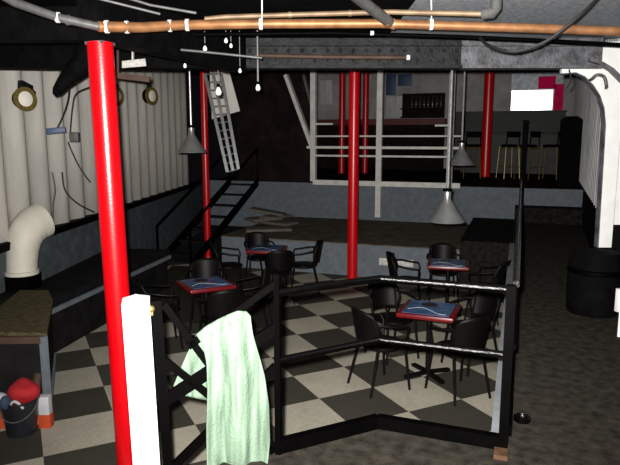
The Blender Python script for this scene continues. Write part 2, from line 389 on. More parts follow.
# gate
G0, G1 = cc(-.735, 2.90), cc(-.20, 3.05)
gt = (G1-G0).normalized(); gn = Vector((gt.y, -gt.x, 0))
def gp(px, py, off=0): return on_pl(px, py, G0+gn*off, gn)
gate = thing('gate', 'black steel gate with crossing diagonal bars, hung with a pale green towel', 'gate', (G0.x, G0.y, 0))
def gb_(n, mb, m='black'): return mb.build(n, M[m], gate, (G0.x, G0.y, 0))
def gbar(a, b, wd, th=.03): return MB().bar(gp(*a), gp(*b), th, wd, up=gn.cross(gp(*b)-gp(*a)))
gb_('post', gbar((156, 300), (169.8, 492), .05, .05))
gb_('bottom_bar', gbar((172, 520), (276, 468), .05))
gb_('diagonal_bar', gbar((164, 304), (273, 452), .034))
gb_('diagonal_bar', gbar((164, 401), (276, 328), .062))
gb_('diagonal_bar', gbar((170, 470), (276, 366), .042))
gb_('diagonal_bar', gbar((162, 358), (276, 448), .034))
gb_('diagonal_bar', gbar((188, 346), (274, 284), .034))
lt = gb_('latch', MB().ball(gp(151, 309, .05), .018).bar(gp(148, 313, .05), gp(153, 313, .05), .02, .02), 'brass'); lt['label'] = 'small brass latch'
# white newel
W0 = cc(-.835, 2.87)
nw = MB(); Rm = Matrix.Rotation(YAW+.25, 3, 'Z')
nw.box((W0.x, W0.y, .455), (.132, .132, .91), Rm, .006)
nwt = thing('newel_post', 'square white painted post beside the gate', 'post', (W0.x, W0.y, 0))
nw.build('shaft', M['white'], nwt, (W0.x, W0.y, 0))
tp = [W0 + Rm @ Vector((a*.066, b*.066, .91)) for a, b in ((-1, -1), (1, -1), (1, 1), (-1, 1))]
mb = MB(); mb.add(tp + [W0+Vector((0, 0, .94))], [(0, 1, 4), (1, 2, 4), (2, 3, 4), (3, 0, 4), (3, 2, 1, 0)])
mb.build('cap', M['white'], nwt, (W0.x, W0.y, 0), smooth=False)
nwt.rotation_euler = Matrix.Rotation(math.radians(-1.2), 3, cc(0, 1)).to_euler()

# towel over the gate's upper diagonal
def lerp(a, b, t): return a+(b-a)*t
def pl_at(pts, t):
    k = t*(len(pts)-1); i = min(int(k), len(pts)-2); f = k-i
    return (lerp(pts[i][0], pts[i+1][0], f), lerp(pts[i][1], pts[i+1][1], f))
top = [(196, 334), (205, 326), (216, 319), (228, 313), (238, 309), (246, 309.5), (250, 314)]
left = [(196, 334), (203, 345), (206.5, 362), (207.5, 390), (206.5, 425), (207, 465), (208, 488)]
right = [(250, 314), (253, 335), (259, 355), (264.5, 375), (269, 405), (270, 440), (267, 470), (264, 492)]
rows = []; NS, NT = 44, 40
for i in range(NT+1):
    t = i/NT; row = []
    a = pl_at(left, t); b = pl_at(right, t)
    for j in range(NS+1):
        s = j/NS; tpx = pl_at(top, s)
        x = lerp(a[0], b[0], s); y = lerp(a[1], b[1], s)
        base = (lerp(top[0][0], top[-1][0], s), lerp(top[0][1], top[-1][1], s)); k = (1-t)**3
        x += (tpx[0]-base[0])*k; y += (tpx[1]-base[1])*k
        fold = .026*math.sin(s*12+1.6*math.sin(t*2.0+.4))*(.3+.7*t) + .009*math.sin(s*29+t*4)*t + .016*math.sin(s*5.2 - t*3.2) + .004*math.sin(s*16+t*21)
        edge_in = .03*(1-min(1, t*7))
        row.append(gp(x, y, .055+fold*min(1, .2+t*3) - edge_in))
    rows.append(row)
backtop = top
bl = [(196, 334), (188, 350), (180, 368), (171, 391)]; br = [(250, 316), (246, 345), (238, 372), (226, 402)]
brows = []
for i in range(1, 15):
    t = i/14; row = []
    a = pl_at(bl, t); b = pl_at(br, t)
    for j in range(NS+1):
        s = j/NS; tpx = pl_at(top, s); base = (lerp(top[0][0], top[-1][0], s), lerp(top[0][1], top[-1][1], s)); k = (1-t)**2
        x = lerp(a[0], b[0], s) + (tpx[0]-base[0])*k; y = lerp(a[1], b[1], s) + (tpx[1]-base[1])*k + 2
        row.append(gp(x, y, -.05 + .014*math.sin(s*17)*t))
    brows.append(row)
mb = MB().grid(brows[::-1] + rows)
o = mb.build('towel', M['towel'], org=gp(230, 312), solid=.006, sub=1)
tag(o, 'pale green towel draped over the black gate', 'towel')

# ------------------------------------------------------------------ port side: benches, platform, duct
pA = on_z(43, 334, 0); pB = on_z(50, 292, 0); pC = cc(-3.62, 7.2); pD = cc(-3.75, 5.0)
plat = MB().prism([(p.x, p.y) for p in (pA, pB, pC, pD)], PIT, -.03)
struct(plat.build('platform', M['bench'], smooth=False), 'dark raised side platform')
mb = MB()
mb.bar(Vector((pA.x, pA.y, PIT)), Vector((pA.x, pA.y, -.02)), .05, .05, up=(1, 0, 0)); mb.bar(Vector((pB.x, pB.y, PIT+.02)), Vector((pA.x, pA.y, PIT+.02)), .05, .05)
struct(mb.build('trim_5', M['riser'], smooth=False), 'blue grey corner trim of the side platform')
q = [on_z(47, 333, 0), on_z(53, 300, 0), on_z(48, 290, 0), on_z(20, 290, 0), on_z(0, 306, 0), on_z(-12, 332, 0)]
o = MB().prism([(p.x, p.y) for p in q], -.03, 0).build('coir_mat', M['mat'], org=(q[0].x, q[0].y, -.03), smooth=False); tag(o, 'brown woven mat laid on the platform below the white duct', 'mat')
o = MB().bar(pA+Vector((0, 0, -.05))-gn*0, pD+Vector((0, 0, -.05)), .04, .06).build('platform_edge', M['dbrown'], smooth=False); struct(o, 'reddish brown front edge of the platform')
def hullfoot(P):
    s_ = (P-A0).dot(du); q_ = A0+du*s_+dn*.075; return Vector((q_.x, q_.y, P.z))
# long bench along the hull
e0, e1 = on_z(50, 301, -.1), on_z(170, 249, -.1)
d = (e1-e0).normalized(); nb = Vector((-d.y, d.x, 0))
bench = thing('side_bench', 'long dark bench with a grey edge along the port hull', 'bench', (e0.x, e0.y, PIT))
def bb(n, m, mb): return mb.build(n, M[m], bench, (e0.x, e0.y, PIT), smooth=False)
bb('seat', 'bench', MB().prism([(p.x, p.y) for p in (e0, e1, hullfoot(e1), hullfoot(e0))], -.16, -.1))
bb('front', 'bench', MB().prism([(p.x, p.y) for p in (e0+nb*.06, e1+nb*.06, e1+nb*.1, e0+nb*.1)], PIT, -.16))
bb('edge_strip', 'riser', MB().bar(e0+Vector((0, 0, -.125)), e1+Vector((0, 0, -.125)), .03, .055))
def cushion(px, py, z, sx, sy, m, label, rot):
    p = on_z(px, py, z); o = MB().box((0, 0, .05), (sx, sy, .10), None, .035).build('cushion', M[m], sub=1); o.location = p; o.rotation_euler = (0, 0, rot); return tag(o, label, 'cushion')
for px, py, m, lb in ((88, 316, 'pink', 'faded pinkish cushion lying on the floor before the side bench'),):
    cushion(px, py, PIT, .42, .36, m, lb, .5)
# elbow duct on a black plinth
D = 6.8
pts = [(22, 273), (22, 262), (22.5, 250), (24, 240), (28, 230.5), (34, 224), (42, 220)]
rad = [.165, .168, .175, .188, .20, .208, .212]
P = [at_d(x, y, D + .30*(i/6)**2) for i, (x, y) in enumerate(pts)]
du_t = thing('vent_duct', 'white elbow shaped ventilation duct against the port hull', 'duct', (P[0].x, P[0].y, P[0].z))
cr = []
for i in range(len(P)-1):
    for k in range(4): cr.append(P[i].lerp(P[i+1], k/4))
cr.append(P[-1]); rr = []
for i in range(len(rad)-1):
    for k in range(4): rr.append(lerp(rad[i], rad[i+1], k/4))
rr.append(rad[-1])
MB().tube(cr, rr, 28).build('elbow', M['duct'], du_t, P[0])
MB().lathe([(.185, -.01), (.185, .03), (.17, .035)], P[0], 28).build('base_flange', M['duct'], du_t, P[0])
o = MB().box((P[0].x, P[0].y, (P[0].z-.012-.03)/2), (.30, .30, P[0].z-.012+.03), Matrix.Rotation(math.atan2(du.y, du.x), 3, 'Z')).build('plinth', M['black'], org=(P[0].x, P[0].y, -.03), smooth=False); tag(o, 'low black plinth under the white duct', 'plinth')

# bucket and what is in and by it
bp = on_z(22, 432, PIT)
bk = thing('bucket', 'black plastic bucket on the checkered floor by the platform', 'bucket', bp)
MB().lathe([(.10, 0), (.115, .002), (.15, .29), (.157, .29), (.157, .305), (.145, .305), (.138, .28), (.105, .02), (0, .02)], (0, 0, 0), 28).build('body', M['bucket'], bk)
MB().tube([Vector((.155*math.cos(a), -.155*math.sin(a)*.9-.0, .28-.13*math.sin(a))) for a in [math.pi*i/12 for i in range(13)]], .005, 6).build('handle', M['grey'], bk).rotation_euler = (0, 0, YAW)
def blob(name, c, r, sx, sy, sz, m, label, cat, seed):
    rnd = random.Random(seed); mb = MB().ball((0, 0, 0), r, sx, sy, sz, 18)
    for i, v in enumerate(mb.v): mb.v[i] = v*(1+.10*math.sin(v.x*31+seed)+.08*math.sin(v.y*37+seed*2)+.07*math.sin(v.z*41))
    o = mb.build(name, M[m], sub=1); o.location = c; return tag(o, label, cat)
ob = blob('red_bag', bp+cc(.03, .02, .345), .135, 1.0, .8, .85, 'redcloth', 'bright red bag stuffed into the black bucket', 'bag', 3)
arc = [cc(.03-.085+.11*k/8, .02-.158 - .012*math.sin(math.pi*k/8), -.06+.055*math.sin(math.pi*k/8)-.02*(k/8)) for k in range(9)]
MB().tube(arc, .011, 8).build('white_stripe', M['whitecloth'], ob)
blob('white_cloth', bp+cc(-.13, -.09, .335), .085, 1.0, .8, .75, 'whitecloth', 'white cloth hanging over the left rim of the bucket', 'cloth', 5)
blob('navy_cloth', bp+cc(-.045, -.13, .32), .05, .8, .9, 1.1, 'bluecloth', 'navy blue cloth between the white cloth and the red bag', 'cloth', 8)
cp = bp+cc(.165, .10)
ct = thing('carton', 'small white and orange carton standing right of the bucket', 'carton', cp, YAW)
MB().box((0, 0, .06), (.10, .08, .12), None, .004).build('lower_half', M['orange'], ct); MB().box((0, 0, .20), (.09, .075, .16), None, .004).build('upper_half', M['whitecloth'], ct)
b2 = bp+cc(-.20, .10)
tag(MB().box((b2.x, b2.y, PIT+.07), (.09, .09, .14), Rm, .004).build('orange_box', M['orange'], org=(b2.x, b2.y, PIT)), 'small orange box on the floor left of the bucket', 'box')
m0, m1 = at_d(-12, 401, 5.12), at_d(41, 376, 5.12)
mop = thing('broom', 'grey broom handle leaning along the platform front behind the bucket', 'broom', m0)
MB().tube([m0, m1], .032, 10).build('handle', M['riser'], mop, m0); MB().tube([at_d(36, 386, 5.08), at_d(39, 372, 5.08)], [.05, .035], 10).build('head', M['dbrown'], mop, m0)

# ------------------------------------------------------------------ tables and chairs
TG = 'square advertising tables in the pit'
def make_table():
    t = thing('cafe_table', '', 'table', (0, 0, 0), 0, TG)
    MB().box((0, 0, .693), (.57, .57, .05), None, .022).build('tabletop', M['tred'], t)
    pr = MB().box((0, 0, .7195), (.47, .49, .004)).build('printed_panel', M['tblue'], t)
    sw = [[Vector((-.2+.4*k/16, -.10+.09*math.sin(k/16*5.2)-.045*w, .7225)) for k in range(17)] for w in (0, .35)]
    MB().grid(sw).build('white_swoosh', M['print'], pr, solid=.001)
    MB().lathe([(.085, 0), (.085, .001)], (-.02, .12, .722), 24).build('dark_roundel', M['printdark'], pr)
    MB().lathe([(.026, .03), (.026, .67)], (0, 0, 0), 16).build('column', M['chair'], t)
    b = MB()
    for k in range(4):
        a = math.pi/4+k*math.pi/2; b.bar((0, 0, .035), (.27*math.cos(a), .27*math.sin(a), .018), .05, .03)
    b.build('base', M['chair'], t)
    return t
CG = 'black metal chairs round the tables'
def make_chair():
    t = thing('cafe_chair', '', 'chair', (0, 0, 0), 0, CG)
    prof = [(.0, .438), (.20, .438), (.215, .445), (.215, .458), (.19, .466), (0, .462)]
    MB().lathe(prof, (0, 0, 0), 28).build('seat', M['chair'], t)
    rows = []
    for i in range(9):
        z = .50+.34*i/8; row = []; sp = math.radians(62 - 16*abs(i/8-.45)**1.3*2)
        for j in range(13):
            a = -math.pi/2 + sp*(j/6-1); r = .225+.03*i/8
            row.append(Vector((r*math.cos(a), r*math.sin(a)-.02-.03*i/8, z - .05*abs(j/6-1)**2.5*(i/8))))
        rows.append(row)
    MB().grid(rows).build('backrest', M['chair'], t, solid=.012)
    for s in (-1, 1):
        MB().tube([(s*.215, .20, 0), (s*.185, .15, .45)], .013, 8).build('leg', M['chair'], t)
        MB().tube([(s*.205, -.25, 0), (s*.165, -.15, .45), (s*.17, -.185, .60), (s*.165, -.215, .80)], .013, 8).build('leg', M['chair'], t)
        MB().tube([(s*.165, -.20, .70), (s*.235, -.10, .69), (s*.25, .04, .665), (s*.235, .15, .655), (s*.205, .17, .60), (s*.185, .15, .45)], .012, 8).build('armrest', M['chair'], t)
    MB().lathe([(.19, .425), (.19, .437), (.175, .437)], (0, 0, 0), 24).build('seat_ring', M['chair'], t)
    return t
table0, chair0 = make_table(), make_chair(); first = {'t': True, 'c': True}
def put(kind, base, p, rz, label):
    if first[kind]:
        first[kind] = False; base.location = p; base.rotation_euler = (0, 0, rz); base['label'] = label; return base
    return dup(base, p, rz, label)
tabs = [
 ('front', 1.225, 5.98, -.05, 'red and blue square table just behind the near railing',
  [(.70, 5.70, 'black chair at the left of the table behind the near railing'), (.93, 6.52, 'black chair behind the table that stands next to the near railing'),
   (1.72, 6.22, 'black chair at the right of the table near the walkway kerb'), (1.42, 5.55, 'black chair at the near side of the table by the railing')]),
 ('back right', 1.93, 8.25, .1, 'red and blue square table in front of the stage, beneath the pendant lamps',
  [(1.38, 8.35, 'black chair left of the table in front of the plaque on the stage'), (2.38, 7.95, 'black chair right of the table under the pendant lamps'), (2.0, 8.85, 'black chair between that far right table and the stage')]),
 ('left', -1.25, 7.05, .85, 'red and blue square table above the gate, left of centre',
  [(-.72, 7.22, 'black chair right of the left table'), (-1.75, 6.85, 'black chair left of the table nearest the side bench'), (-1.35, 7.65, 'black chair behind the table nearest the side bench'), (-1.0, 6.5, 'black chair in front of the left table, right above the gate')]),
 ('back left', -.68, 9.35, .2, 'red and blue square table farthest left, in front of the stage end',
  [(-.10, 9.35, 'black armchair in profile right of the far left table, against the stage'), (-1.28, 9.3, 'black chair left of the far left table'), (-.5, 8.78, 'black chair in front of the far left table'), (-.85, 9.92, 'black chair behind the far left table, backed to the stage')]),
]
for nm, X, D, rz, lb, chs in tabs:
    p = cc(X, D, PIT); put('t', table0, p, rz, lb)
    for cx, cd_, cl in chs:
        q = cc(cx, cd_, PIT); a = math.atan2(p.y-q.y, p.x-q.x) - math.pi/2
        put('c', chair0, q, a, cl)

rp_ = [on_z(x, y, PIT) for x, y in ((118, 318), (270, 330), (292, 290), (240, 268), (172, 266))]  # outline of a flat dark layer over the tiles round the left tables
o = MB().prism([(p.x, p.y) for p in rp_], PIT, PIT+.008).build('rug', M['walk'], org=rp_[0], smooth=False); tag(o, 'dark rug under the two left tables', 'rug')
for o_ in [o for o in COL.objects if o.parent is None and o.get('category') in ('table', 'chair') and (o.location-cc(-1.0, 8.0, PIT)).length < 2.3]: o_.location.z = PIT+.008

# ------------------------------------------------------------------ pendant lamps
def pendant(px, pyrim, D, r, label, top_z):
    p = at_d(px, pyrim, D)
    t = thing('pendant_lamp', label, 'lamp', p, 0, 'conical metal pendant lamps')
    k = r/.2
    MB().lathe([(r, 0), (r*1.01, .006), (r*.72, .085*k), (r*.38, .19*k), (r*.2, .25*k), (r*.2, .33*k), (r*.14, .34*k), (0, .34*k)], (0, 0, 0), 36).build('lamp_shade', M['shade'], t)
    MB().tube([(0, 0, .33*k), (0, 0, top_z-p.z)], .014, 8).build('rod', M['alu'], t)
    MB().lathe([(r*.26, .335*k), (r*.26, .36*k), (.014, .37*k)], (0, 0, 0), 20).build('collar', M['black'], t)
    return t
pendant(192, 152.5, 8.3, .20, 'conical metal pendant lamp hanging before the white hull', 4.05)
pendant(446.5, 221.5, 6.75, .205, 'lowest conical metal pendant lamp, hanging left of the walkway', 4.05)
pendant(461, 165, 9.2, .20, 'conical metal pendant lamp just right of the white railing', 4.05)

# ------------------------------------------------------------------ white balcony railing on the bar deck edge
YR = 13.2
bal = thing('balcony_railing', 'white railing with tall posts on the edge of the bar deck', 'railing', (on_y(380, 184, YR).x, YR, BARZ))
ob_ = bal.location.copy()
def br_(n, mb, m='whiterail'): return mb.build(n, M[m], bal, ob_, smooth=False)
for px, py in ((313.5, 181), (378, 217), (449, 189)):
    a = on_y(px, py, YR); tz = 4.05
    br_('post', MB().bar(a, Vector((a.x, YR, tz)), .12, .12, up=(1, 0, 0)))
for pl, pr_, h in (((309, 135), (461, 137.5), .035), ((307, 146), (461, 149.5), .055), ((313, 155), (449, 157.5), .04), ((313, 180.5), (460, 187.5), .11)):
    a, b = on_y(*pl, YR-.02), on_y(*pr_, YR-.02); z = (a.z+b.z)/2
    br_('rail', MB().bar(Vector((a.x, YR-.02, z)), Vector((b.x, YR-.02, z)), .05, h))
for pl, pr_ in (((314, 124), (333, 124)), ((435, 125.5), (449, 125.5))):
    br_('rail', MB().bar(on_y(*pl, YR), on_y(*pr_, YR), .04, .04))
br_('brace', MB().bar(on_y(286, 75, YR), on_y(312, 146, YR), .08, .15, up=(0, 1, 0)))
br_('brace', MB().bar(on_y(304, 75, YR+.1), on_y(314, 112, YR+.1), .06, .12, up=(0, 1, 0)), 'grey')

# plaque on the stage riser
a = on_y(396, 262.5, 10.19)
o = MB().box((a.x, 10.19, a.z), (.60, .015, .125), None, .003).build('plaque', M['plaque'], org=(a.x, 10.19, a.z)); tag(o, 'long pale plaque fixed to the blue grey stage front', 'plaque')

# boards heaped on the stage
heap = [(268, 230, 0, .9, .5, .05, .5, 0), (275, 226, .058, .95, .42, .05, -.35, 0), (264, 225, .115, .7, .45, .05, .9, 0), (276, 226, .18, .62, .4, .05, 1.3, 0), (268, 225, .27, .75, .38, .04, .2, .16)]
lbs = ['lowest board of the heap on the stage', 'long board lying across the heap on the stage', 'board at the left of the heap on the stage', 'board at the right of the heap on the stage', 'topmost tilted board of the heap on the stage']
for (px, py, dz, sx, sy, sz, rot, tl), lb in zip(heap, lbs):
    p = on_z(px, py, STAGE); o = MB().box((0, 0, 0), (sx, sy, sz), None, .006).build('board', M['board'])
    o.location = p+Vector((0, 0, dz+sz/2)); o.rotation_euler = (0, tl, rot); tag(o, lb, 'board', 'boards heaped on the stage')

# steep black stair up to the bar deck
s0 = cc(-2.68, 11.2); sdir = Vector((0, 1, 0)); sx_ = Vector((1, 0, 0))
st = thing('stair', 'steep black stair with handrails beside the stage', 'stair', (s0.x, s0.y, PIT))
def sb(n, mb, m='black'): return mb.build(n, M[m], st, (s0.x, s0.y, PIT))
bot = Vector((s0.x, s0.y+.3, PIT)); topv = Vector((s0.x, 13.1, BARZ))
for s in (-.36, .36):
    sb('stringer', MB().bar(bot+sx_*s+Vector((0, 0, .05)), topv+sx_*s, .04, .16))
    sb('handrail', MB().tube([bot+sx_*s+Vector((0, -.1, .0)), bot+sx_*s+Vector((0, -.1, .75)), topv+sx_*s+Vector((0, 0, .78)), topv+sx_*s], .028, 8))
for k in range(7):
    f = (k+.7)/7; c = bot.lerp(topv, f)
    sb('tread', MB().box(c, (.70, .22, .03)), 'bulk')

# hanging aluminium ladder
la = thing('ladder', 'aluminium ladder hanging slantwise before the dark bulkhead', 'ladder', at_d(228, 172, 11.0))
lo = la.location.copy()
rl = [((205, 74), (227.5, 172)), ((213, 74), (233, 170.5)), ((221, 74), (238.5, 169))]
for a, b in rl: MB().bar(at_d(*a, 11.4), at_d(*b, 11.0), .055, .03, up=cc(0, 1)).build('rail', M['alu'], la, lo)
for k in range(13):
    f = k/12; MB().tube([at_d(*b_, d_) for b_, d_ in ((tuple(lerp(rl[0][0][i], rl[0][1][i], f) for i in (0, 1)), lerp(11.4, 11, f)), (tuple(lerp(rl[2][0][i], rl[2][1][i], f) for i in (0, 1)), lerp(11.4, 11, f)))], .014, 6).build('rung', M['alu'], la, lo)

# flared white hull plate by the ladder
pp = [at_d(x, y, 12.4) for x, y in ((209, 60), (226, 60), (231, 78), (240, 111), (226, 115), (212, 119))]
o = MB().slab(pp, nrm*.06).build('hull_plate', M['hull'], org=pp[0], smooth=False); tag(o, 'white slanting steel plate behind the ladder', 'plate')

# ------------------------------------------------------------------ hull spotlights and small fittings on the port side
def spot(px, py, D, r, yaw, label):
    p = at_d(px, py, D); t = thing('spotlight', label, 'spotlight', p, YAW+yaw, 'round brass rimmed spotlights on the hull')
    R = Matrix.Rotation(math.pi/2, 3, 'X')
    MB().lathe([(r*.55, -r*.9), (r*.8, -r*.7), (r, -.01), (r*1.0, 0)], (0, 0, 0), 24, R).build('housing', M['soot'], t)
    MB().lathe([(r*.9, 0), (r*1.06, 0), (r*1.06, r*.2), (r*.86, r*.2)], (0, 0, 0), 24, R).build('rim', M['brass'], t)
    MB().lathe([(r*.86, r*.1), (r*.6, r*.24), (0, r*.3)], (0, 0, 0), 24, R).build('lens', M['lens'], t)
    MB().bar((r*.3, r*.6, r*.5), (r*1.3, r*1.2, r*.9), .08, .12).bar((r*.9, r*.9, -r*.4), (r*1.3, r*1.2, r*.9), .09, .09).bar((r*1.2, r*1.0, r*.9), (-r*.2, r*.2, r*1.25), .06, .10).build('bracket', M['beamdark'], t)
spot(24.5, 99, 6.9, .125, .95, 'largest brass rimmed spotlight, at far left on the white hull')
spot(114.5, 96, 9.6, .15, 1.0, 'spotlight half hidden behind the nearest red pillar')
spot(151, 96, 11.2, .15, 1.15, 'spotlight seen edge on, right of the nearest red pillar')
def cable(pts, r, m, label, name='cable', n=6):
    P = [at_d(*p) for p in pts]; C = []
    for i in range(len(P)-1):                                   # Catmull-Rom
        p0, p1, p2, p3 = P[max(i-1, 0)], P[i], P[i+1], P[min(i+2, len(P)-1)]
        for k in range(6):
            t = k/6; C.append(.5*((2*p1)+(p2-p0)*t+(2*p0-5*p1+4*p2-p3)*t*t+(3*p1-p0-3*p2+p3)*t**3))
    C.append(P[-1]); o = MB().tube(C, r, n).build(name, M[m], org=P[0]); return tag(o, label, 'cable' if name == 'cable' else 'pipe')
cable([(70, 75, 6.8), (68, 100, 7.2), (62, 118, 7.4), (57, 128, 7.4)], .008, 'cable', 'thin black cable dropping to the blue junction box')
cable([(90, 87, 7.6), (76, 94, 7.7), (72, 110, 7.7), (70, 134, 7.7)], .008, 'cable', 'thin black cable above the grey junction box')
cable([(68, 142, 7.9), (72, 152, 7.9), (80, 168, 8.0), (90, 182, 8.0)], .009, 'cable', 'thin black cable hanging below the grey junction box')
cable([(62, 172, 7.8), (65, 190, 7.8), (77, 203, 7.9), (94, 212, 8.1)], .010, 'cable', 'thin black cable sagging low on the white hull')
cable([(52, 172, 7.6), (55, 190, 7.6), (53, 205, 7.6), (53, 224, 7.6)], .010, 'grey', 'thin grey cable running down to the black ledge')
p = at_d(56, 130.5, 7.35); tag(MB().box((0, 0, 0), (.22, .08, .07), None, .01).build('junction_box', M['bluebox'], org=(0, 0, 0)), 'dark blue box mounted on the white hull', 'box').location = p
o = bpy.data.objects['junction_box']; o.rotation_euler = (0, -.12, YAW+.3)
p = at_d(74.5, 137, 7.65); o = MB().box((0, 0, 0), (.11, .07, .12), None, .008).build('junction_box', M['grey']); o.location = p; o.rotation_euler = (0, 0, YAW); tag(o, 'small square grey box on the white hull right of the blue one', 'box')

# ------------------------------------------------------------------ overhead pipes and clutter
def pipe(pts, r, m, label, fit=()):
    P = [at_d(*p) for p in pts]; t = thing('pipe', label, 'pipe', P[0]); MB().tube(P, r, 14).build('tube', M[m], t, P[0])
    for px, py, D, fm in fit:
        a = at_d(px-1.6, py, D); b = at_d(px+1.6, py, D); MB().tube([a, b], r*1.22, 14).build('clamp', M[fm], t, P[0])
    return t
D = 4.6
pipe([(98, 26.5, 3.95), (140, 27.5, 4.1), (184, 25, 4.3), (253, 24, 4.5), (380, 23.5, D), (460, 26, D), (540, 28.5, D), (640, 32, D)], .033, 'copper', 'long copper pipe running under the deckhead',
     [(107, 26.8, 3.98, 'white'), (127, 27.2, 4.06, 'white'), (170, 25.8, 4.24, 'white'), (187.5, 25, 4.31, 'white'), (261, 24, 4.51, 'white'), (431, 24.5, D, 'white'), (393, 24, D, 'copper')])
pipe([(-10, -12, 3.5), (14, 2, 3.6), (39, 11, 3.75), (58, 17.5, 3.82), (80, 22.5, 3.9), (98, 26.5, 3.95)], .026, 'grey', 'grey pipe curving down from the upper left corner', [(58, 17.5, 3.82, 'white'), (68, 20, 3.86, 'grey')])
pipe([(205, 19, 4.6), (225, 17, 4.6), (300, 14.5, 4.58), (390, 12, 4.45), (484, 14, 4.2)], .018, 'tan', 'thinner brown pipe above the copper one', [(290, 14.8, 4.58, "tan"), (350, 13.2, 4.5, "tan")])
pipe([(484, 14, 4.15), (492, 13, 4.1), (496, 8, 4.08), (496.5, -8, 4.0)], .036, 'grey', 'grey elbow pipe rising from the brown pipe', [])
pipe([(348, -10, 3.95), (389, 22, 4.48)], .038, 'grey', 'grey pipe slanting down onto the copper pipe', [(387, 20.5, 4.46, 'copper')])
pipe([(150, 36, 5.2), (200, 34.5, 5.2), (330, 33, 5.2), (460, 37, 5.2), (540, 40.5, 5.2), (640, 46, 5.2)], .018, 'black', 'thin black pipe below the copper pipe', [(372, 33.5, 5.2, 'white')])
pipe([(150, 47, 5.0), (205, 52, 5.0), (262, 58, 5.0)], .010, 'grey', 'thin grey conduit slanting below the black pipe', [])
pipe([(255, 55.5, 5.95), (330, 57, 5.95), (410, 57.5, 5.95)], .02, 'dbrown', 'thin reddish brown pipe along the beam', [(408, 57.5, 5.95, 'white')])
pipe([(88, -4, 4.05), (120, 4, 4.1), (160, 14, 4.2)], .009, 'grey', 'thin grey pipe crossing the black deckhead at upper left', [])
pipe([(118, -5, 4.0), (150, 5, 4.1), (196, 13, 4.2)], .009, 'grey', 'second thin grey pipe crossing the black deckhead at upper left', [])
cable([(480, 38, 5.12), (488, 45, 4.6), (505, 51, 4.4), (522, 50.5, 4.35), (545, 42, 4.3), (565, 28, 4.25), (585, 11, 4.15), (602, -6, 4.0)], .012, 'cable', 'thick black cable sagging across the painted deckhead')
cable([(590, 80, 6.19), (592, 79, 6.1), (597, 75, 6.05), (604, 77, 6.05), (606.5, 86, 6.05), (606, 88, 6.19)], .016, 'grey', 'grey hook shaped pipe in front of the arch corner', 'bent_pipe', 10)
cable([(569, 69.5, 6.14), (571, 80, 6.12), (567, 88, 6.12)], .008, 'cable', 'short thin cable end hanging from the beam by the arch')
cable([(262, -6, 4.4), (262, 8, 4.4), (262, 20, 4.5)], .005, 'whiterail', 'thin white cord above the copper pipe, left of centre')
cable([(431, -6, 4.4), (431.5, 8, 4.4), (431.5, 22, 4.5)], .005, 'whiterail', 'thin white cord above the copper pipe, right of centre')
for px, y0, y1, D, r, lb in ((258, 36, 88, 5.4, .022, 'white bulb on a long rod hanging below the beam'), (218.5, 66, 92, 6.4, .034, 'largest white bulb, hanging before the white hull by the ladder'),
                             (185, 52, 66, 5.6, .016, 'small white bulb under the beam right of the pale plate'), (240, 60, 71, 5.6, .016, 'small white bulb under the beam left of the long rod'),
                             (205, 36, 49, 5.2, .018, 'small white bulb below the black pipe, leftmost of three'), (226, 34, 41, 5.2, .016, 'small white bulb close under the copper pipe'), (231, 36, 46, 5.2, .014, 'small white bulb just right of two others under the copper pipe')):
    p = at_d(px, y1, D); t = thing('hanging_bulb', lb, 'bulb', p, 0, 'bare white bulbs hanging under the deckhead')
    MB().lathe([(0, -r*1.2), (r*.7, -r*.9), (r, -.1*r), (r*.8, r*.7), (r*.45, r*1.3), (r*.4, r*1.6)], (0, 0, 0), 14).build('bulb', M['bulb'], t)
    MB().lathe([(r*.5, r*1.4), (r*.55, r*2.4), (r*.2, r*2.6)], (0, 0, 0), 12).build('socket', M['black'], t)
    MB().tube([(0, 0, r*2.4), (0, 0, (CE if D < 6.1 else 4.05)-p.z)], .009 if px == 258 else .004, 6).build('rod', M['grey'], t)
p0 = [at_d(x, y, 4.78) for x, y in ((122, 61), (145, 58.5), (146, 66), (122, 68))]
tag(MB().slab(p0, nrm*.02).bar(at_d(133, 62, 4.79), at_d(133, 38, 4.79), .03, .012).build('label_plate', M['paper'], org=p0[0], smooth=False), 'small pale plate fixed under the beam beside the red pillar', 'plate')
tag(MB().bar(at_d(112, 75, 6.0), at_d(150, 79.5, 6.0), .05, .055).bar(at_d(118, 75, 6.0), at_d(118, 40, 6.0), .02, .02).build('wood_batten', M['dbrown'], org=at_d(112, 75, 5.6), smooth=False), 'brown wooden batten behind the top of the red pillar', 'batten')
P = [at_d(*q) for q in ((95, 30, 5.6), (86, 62, 5.6), (72, 73, 5.6), (63, 83, 5.6), (57, 91, 5.6), (54.5, 95, 5.6))]
tag(MB().tube(P, [.11, .11, .085, .06, .045, .02], 12).build('bracket', M['soot'], org=P[0]), 'black tapering bracket pointing down before the white hull', 'bracket')

# ------------------------------------------------------------------ bar at the back
bx0, bx1 = on_y(462, 130, 18.3), on_y(572, 130, 18.3)
bar = thing('bar_counter', 'long dark bar counter behind the stools', 'bar counter', ((bx0.x+bx1.x)/2, 18.3, BARZ+.015))
bo = bar.location.copy()
MB().box((bo.x, 18.5, BARZ+.57), (bx1.x-bx0.x, .5, 1.1)).build('front', M['darkbar'], bar, bo, smooth=False)
MB().box((bo.x, 18.45, BARZ+1.15), (bx1.x-bx0.x+.1, .7, .06), None, .01).build('counter_top', M['darkbar'], bar, bo)
a0, a1 = on_y(450, 113, 19.7), on_y(566, 113, 19.7)
cab = thing('back_bar', 'dark glossy cabinets along the back wall under the lit screen', 'cabinet', ((a0.x+a1.x)/2, 20.1, BARZ+.015)); co = cab.location.copy()
MB().box((co.x, 20.12, (BARZ+.015+a0.z)/2), (a1.x-a0.x, .74, a0.z-BARZ-.015)).build('body', M['darkbar'], cab, co, smooth=False)
